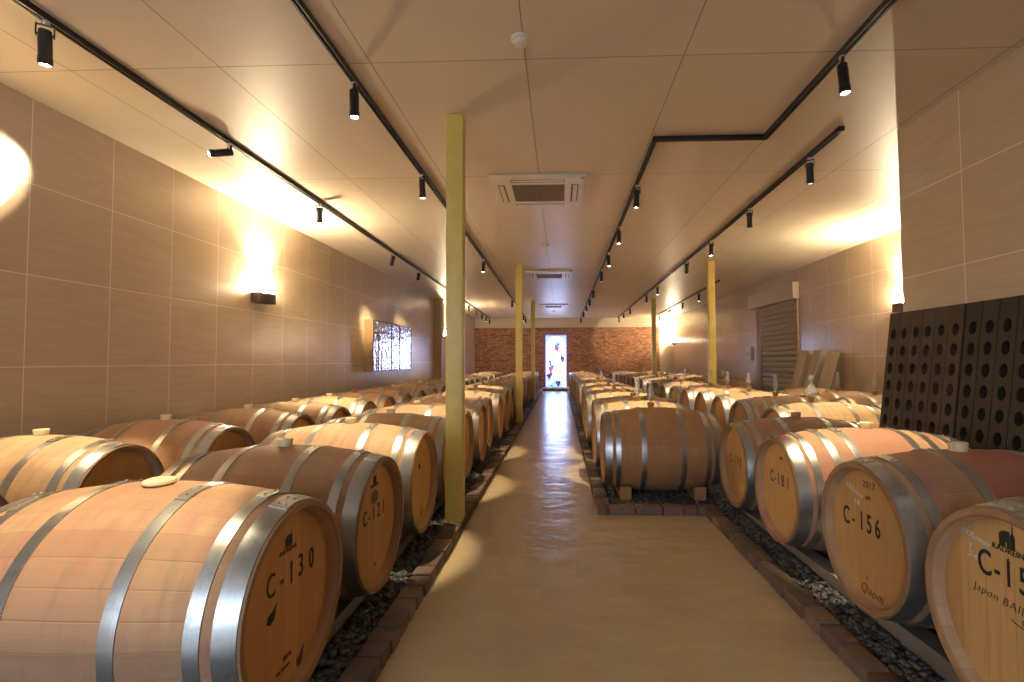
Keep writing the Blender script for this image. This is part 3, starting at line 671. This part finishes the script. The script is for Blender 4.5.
cassette(-.205, 5.06, 'nearest square ceiling air conditioner, over the middle of the aisle')
cassette(-.21, 10.05, 'middle square ceiling air conditioner, second of three over the aisle')
cassette(-.205, 15.75, 'farthest square ceiling air conditioner, before the brick wall')
for y, lab in ((2.64, 'round smoke detector on the ceiling nearest the camera'), (7.42, 'round smoke detector between the first two ceiling air conditioners'), (17.4, 'tiny far round smoke detector beyond the last air conditioner')):
    t = thing('smoke_detector', lab, 'smoke detector', (-.205, y, CEIL), 0, 'ceiling smoke detectors')
    bm = bmesh.new(); lathe(bm, [(.052, -.001), (.052, -.012), (.046, -.018), (.040, -.020), (.036, -.036), (.028, -.042), (0, -.044)], 28); link('housing', bm, M['white'], t, True)
    bm = bmesh.new(); lathe(bm, [(0, -.046), (.006, -.045), (.007, -.041), (0, -.040)], 10, mtx=Matrix.Translation((.012, -.012, 0))); link('indicator', bm, M['pale'], t, True)

# ------------------------------------------------------------------ lit glass panel on the left wall
t = thing('glass_art_panel', 'rippled mirror glass panel with dark lead bars on the left wall', 'wall panel', (XL, 8.78, 0))
y1, z0, z1, d = 2.27, .985, 1.90, .16
bm = bmesh.new(); box(bm, .0, d, -.02, 0, z0-.01, z1+.01); box(bm, .0, d-.014, -.02, y1, z1-.005, z1+.01); link('side_board', bm, M['artside'], t)
link('glass', B(d-.012, d, 0, y1, z0, z1), M['art'], t)
bm = bmesh.new()
for yy in (.28, .98, 1.48): box(bm, d-.002, d+.008, yy-.009, yy+.009, z0, z1)
for zz in (z1-.20,): box(bm, d-.002, d+.008, 0, .98, zz-.007, zz+.007)
for yy in (.004, y1-.004): box(bm, d-.014, d+.008, yy-.008, yy+.008, z0, z1)
for zz in (z0, z1): box(bm, d-.014, d+.008, 0, y1, zz-.008, zz+.008)
link('lead_came', bm, M['lead'], t)

# ------------------------------------------------------------------ stained glass door in the end wall
dx0, dx1, dz0, dz1 = -.585, .262, .10, 2.20
bm = bmesh.new(); f = .035
box(bm, dx0, dx0+f, YB-.05, YB-.005, dz0, dz1); box(bm, dx1-f, dx1, YB-.05, YB-.005, dz0, dz1); box(bm, dx0+f, dx1-f, YB-.05, YB-.005, dz1-f, dz1); box(bm, dx0+f, dx1-f, YB-.05, YB-.005, dz0, dz0+f)
door = struct('door_1', bm, M['doorf'])
g = link('glass', B(dx0+f, dx1-f, YB-.035, YB-.015, dz0+f, dz1-f), M['door'], door)
bm = bmesh.new(); cx, rx = (dx0+dx1)/2, (dx1-dx0)/2-f; zs = dz1-f-.02-rx
for s in (-1, 1):
    arc = [(cx+s*rx*math.cos(a), zs+rx*math.sin(a)) for a in np.linspace(0, PI/2, 12)]
    prism(bm, arc + [(cx, dz1-f), (cx+s*rx, dz1-f)], lambda u, v, w: (u, YB-.036-w, v), .006)
link('spandrel_glass', bm, M['arch'], door)
def leaf(px, py, s, rot, mat):
    bm = bmesh.new(); pts = []
    for k in range(20):
        a = 2*PI*k/20; r = s*(.75+.3*math.cos(5*a)); pts.append((px+r*math.cos(a+rot), py+r*.85*math.sin(a+rot)))
    prism(bm, pts, lambda u, v, w: (u, YB-.036-w, v), .008); link('leaf_glass', bm, M[mat], door)
def grapes(px, py, s, mat):
    bm = bmesh.new()
    for i, n in enumerate((3, 4, 3, 2, 1)):
        for k in range(n):
            lathe(bm, [(0, 0), (s, 0), (s*.8, .008), (0, .01)], 10, mtx=Matrix.Translation((px+(k-(n-1)/2)*s*1.7, YB-.036, py-i*s*1.6)) @ Matrix.Rotation(PI/2, 4, 'X'))
    link('grape_glass', bm, M[mat], door)
def dpx(px, py): return (-.60 + (px-150)/(328-150)*.862, 2.20 - (py-90)/(575-90)*2.13)
for px, py, s, mat in ((262, 172, .085, 'leafc'), (240, 185, .075, 'leafc'), (232, 215, .06, 'leaf'), (282, 280, .055, 'leaf'), (190, 335, .075, 'leaf'), (195, 362, .07, 'leafc'), (212, 375, .075, 'leaf'), (200, 445, .06, 'leaf'), (268, 522, .05, 'leaf'), (202, 552, .045, 'leaf'), (288, 424, .03, 'leaf')):
    u, v = dpx(px, py); leaf(u, v, s*1.55, px*.1, mat)
for px, py, mat in ((250, 195, 'grapem'), (296, 295, 'grape'), (196, 385, 'grapem'), (182, 448, 'grape'), (258, 515, 'grape')):
    u, v = dpx(px, py); grapes(u, v, .034, mat)
struct('trim_7', B(-.66, .38, 19.35, YB, 0, dz0, bev=.006), M['brick'])
# faint panel on the brick right of the door
o = link('wall_plate', B(.98, 1.22, YB-.02, YB, 1.72, 1.98, bev=.004), M['jamb']); tag(o, 'small square brown plate on the brick wall right of the glass door', 'plate')

# ------------------------------------------------------------------ roller shutter and fittings on the right wall
t = thing('roller_shutter', 'closed ribbed steel roller shutter on the right wall', 'shutter', (XR, 9.68, 0))
bm = bmesh.new(); n = 21; h = 2.34/n; prof = []
for k in range(n):
    z = k*h; prof += [(-.030, z+.004), (-.046, z+h*.30), (-.046, z+h*.62), (-.030, z+h-.004), (-.022, z+h-.001)]
a = [bm.verts.new((x, .02, z)) for x, z in prof]; b = [bm.verts.new((x, 1.66, z)) for x, z in prof]
for i in range(len(a)-1): bm.faces.new((a[i], a[i+1], b[i+1], b[i]))
cv = link('curtain', bm, M['slat'], t); md = cv.modifiers.new('t', 'SOLIDIFY'); md.thickness = .004
for yy, w, dd, mm in ((-.015, .035, .03, 'slat'), (1.66, .24, .065, 'jamb')): link('guide_rail', B(-dd, -.002, yy, yy+w, 0, 2.36, bev=.004), M[mm], t)
link('coil_box', B(-.12, -.002, -.06, 2.2, 2.33, 2.65, bev=.012), M['coil'], t)
link('handle', B(-.062, -.046, .95, 1.10, .78, .82, bev=.004), M['chrome'], t)
t = thing('control_box', 'small pale control box on the right wall left of the shutter', 'control box', (XR, 12.1, 1.31))
link('case', B(-.06, .0, -.17, .17, -.16, .16), M['pale'], t); link('cover', B(-.068, -.058, -.13, .13, -.12, .12, bev=.003), M['cream'], t); link('button', B(-.076, -.066, -.03, .03, -.03, .03, bev=.004), M['slot'], t)
o = link('light_switch', B(-.012, -.001, -.04, .04, -.06, .06, bev=.003), M['pale'], None, False, (XR, 9.35, 1.16)); tag(o, 'small pale switch plate on the right wall right of the shutter', 'switch')
# boards leaning on the wall
def lean(name, y, w, top, foot, length_z, thick, mat, label, cat):
    bm = bmesh.new(); fn = lambda u, v, q: (u, y-w/2+q, v)
    dx, dz = top-foot, length_z; L = math.hypot(dx, dz); nx, nz = -dz/L*thick, dx/L*thick
    prism(bm, [(foot, 0.02), (top, length_z), (top+nx, length_z+nz), (foot+nx, .02+nz)], fn, w)
    o = link(name, bm, M[mat]); tag(o, label, cat); return o
lean('leaning_board', 9.0, .28, 4.42, 4.02, 1.30, .10, 'board', 'thick grey brown board leaning on the right wall, leftmost of three', 'board')
lean('leaning_board', 8.55, .24, 4.42, 4.04, 1.30, .10, 'board', 'thick grey brown board leaning on the right wall, middle of three', 'board')
lean('leaning_board', 8.16, .20, 4.42, 4.06, 1.27, .09, 'board', 'thick grey brown board leaning on the right wall, nearest of three', 'board')
t = thing('broom', '', 'broom', (4.12, 9.42, 0)); t['label'] = 'thin brown broom stick with a yellow block, leaning beside the shutter'
bm = bmesh.new(); lathe(bm, [(0, 0), (.016, 0), (.016, 1.30), (0, 1.30)], 10, mtx=Matrix.Translation((0, 0, .02)) @ Matrix.Rotation(.24, 4, 'Y')); link('handle', bm, M['jamb'], t, True)
link('yellow_block', B(.08, .22, -.07, .10, .58, .70, bev=.01), M['yellow'], t)

# ------------------------------------------------------------------ riddling racks
def rack(y0, y1, ncol, label, mat, rows=11):
    """slanting plank panel bored with oval bottle holes"""
    Wd = (y1-y0)/ncol; dzr = .127; top = 1.475; Lh = top/math.cos(.16)
    t = thing('riddling_rack', label, 'bottle rack', (0, 0, 0), 0, 'dark riddling racks on the near right wall')
    lean_a = .125
    # local (q along Y, p along the slope from the floor, w thickness)
    foot, topx = 2.36, 2.545
    L = math.hypot(topx-foot, top); ex = Vector(((topx-foot)/L, 0, top/L)); nx = Vector((-top/L, 0, (topx-foot)/L))
    def P(q, p, w): return Vector((foot, y0+q, .02)) + ex*p + nx*w
    th = .045; bm = bmesh.new(); seg = 16
    for c in range(ncol):
        q0, q1 = c*Wd+.0025, (c+1)*Wd-.0025; qc = (q0+q1)/2
        p = L; cells = []; p_hi = L-.095
        rws = [(p_hi-(k+1)*dzr, p_hi-k*dzr) for k in range(rows)]
        def quad(pa, pb):
            for w, fl in ((th, 0), (0, 1)):
                vs = [bm.verts.new(P(q, pp, w)) for q, pp in ((q0, pa), (q1, pa), (q1, pb), (q0, pb))]; bm.faces.new(vs if not fl else vs[::-1])
        quad(p_hi, L)
        for pa, pb in rws:
            pc = (pa+pb)/2; rq, rp = .027, .040
            rings = {}
            for w in (th, 0):
                inner = [bm.verts.new(P(qc+rq*math.cos(2*PI*k/seg), pc+(rp*math.sin(2*PI*k/seg))+(0 if w else .012), w)) for k in range(seg)]
                outer = []
                for k in range(seg):
                    cx_, sy_ = math.cos(2*PI*k/seg), math.sin(2*PI*k/seg); m = max(abs(cx_), abs(sy_))
                    outer.append(bm.verts.new(P(qc+(q1-q0)/2*cx_/m, pc+(pb-pa)/2*sy_/m, w)))
                for k in range(seg):
                    j = (k+1) % seg; bm.faces.new((outer[k], outer[j], inner[j], inner[k]))
                rings[w] = inner
            for k in range(seg):
                j = (k+1) % seg; bm.faces.new((rings[th][k], rings[th][j], rings[0][j], rings[0][k]))
        quad(0.0, rws[-1][0])
        for q in (q0, q1):
            bm.faces.new([bm.verts.new(P(q, pp, w)) for pp, w in ((0, 0), (L, 0), (L, th), (0, th))])
        for pp in (0, L):
            bm.faces.new([bm.verts.new(P(q, pp, w)) for q, w in ((q0, 0), (q1, 0), (q1, th), (q0, th))])
    bmesh.ops.remove_doubles(bm, verts=bm.verts, dist=.0002)
    link('panel', bm, M[mat], t)
    bm = bmesh.new(); vs = [[bm.verts.new(P(q, a, w)) for a, w in ((.02, -.022), (L-.02, -.022), (L-.02, -.006), (.02, -.006))] for q in (.004, y1-y0-.004)]
    for k in range(4): j = (k+1) % 4; bm.faces.new((vs[0][k], vs[0][j], vs[1][j], vs[1][k]))
    bm.faces.new(vs[0]); bm.faces.new(vs[1][::-1]); link('dark_backing', bm, M['rack'], t)  # dark board added behind the planks so the bottle holes read black
    for pp in (.15, .75, 1.42):
        bm = bmesh.new(); vs = []
        for q in (0, y1-y0):
            vs.append([bm.verts.new(P(q, a, w)) for a, w in ((pp-.04, -.036), (pp+.04, -.036), (pp+.04, -.023), (pp-.04, -.023))])
        for k in range(4): j = (k+1) % 4; bm.faces.new((vs[0][k], vs[0][j], vs[1][j], vs[1][k]))
        bm.faces.new(vs[0]); bm.faces.new(vs[1][::-1]); link('batten', bm, M[mat], t)
    return t
rack(3.162, 3.866, 6, 'brown riddling rack of six plank columns of oval holes, left of two', 'rackl')
rack(2.446, 3.148, 6, 'darker riddling rack with oval bottle holes, cut by the right edge', 'rack')

# ------------------------------------------------------------------ daylight and camera
W = bpy.data.worlds.new('sky'); S.world = W; W.use_nodes = True
bg = W.node_tree.nodes['Background']; bg.inputs[0].default_value = (.62, .76, 1., 1); bg.inputs[1].default_value = .25
L = bpy.data.lights.new('window_daylight', 'AREA'); L.shape = 'RECTANGLE'; L.size = 2.7; L.size_y = 1.95; L.energy = 42; L.color = (.66, .80, 1.)
o = bpy.data.objects.new('window_daylight', L); COL.objects.link(o); o.location = (-1.975, YF-.16, 1.42); o.rotation_euler = (PI/2, 0, 0)

cam = bpy.data.cameras.new('camera'); co = bpy.data.objects.new('camera', cam); COL.objects.link(co); S.camera = co
a, b, r = math.radians(2.0), math.radians(2.2), math.radians(.23)
F = Vector((-math.sin(a)*math.cos(b), math.cos(a)*math.cos(b), math.sin(b))); R0 = Vector((math.cos(a), math.sin(a), 0)); U0 = R0.cross(F)
Rv = math.cos(r)*R0 - math.sin(r)*U0; Uv = math.sin(r)*R0 + math.cos(r)*U0
mw = Matrix((Rv, Uv, -F)).transposed().to_4x4(); mw.translation = (0, 0, CAMZ); co.matrix_world = mw
cam.sensor_width = 36; cam.lens = 500/1024*36; cam.shift_x = -(542.45-512)/1024; cam.shift_y = (341.86-341)/1024; cam.clip_start = .05

S.view_settings.view_transform = 'Standard'; S.view_settings.look = 'None'; S.view_settings.exposure = 1.65; S.view_settings.gamma = 1
S.view_settings.use_curve_mapping = False
S.cycles.max_bounces = 10; S.cycles.diffuse_bounces = 6; S.cycles.sample_clamp_indirect = 4.
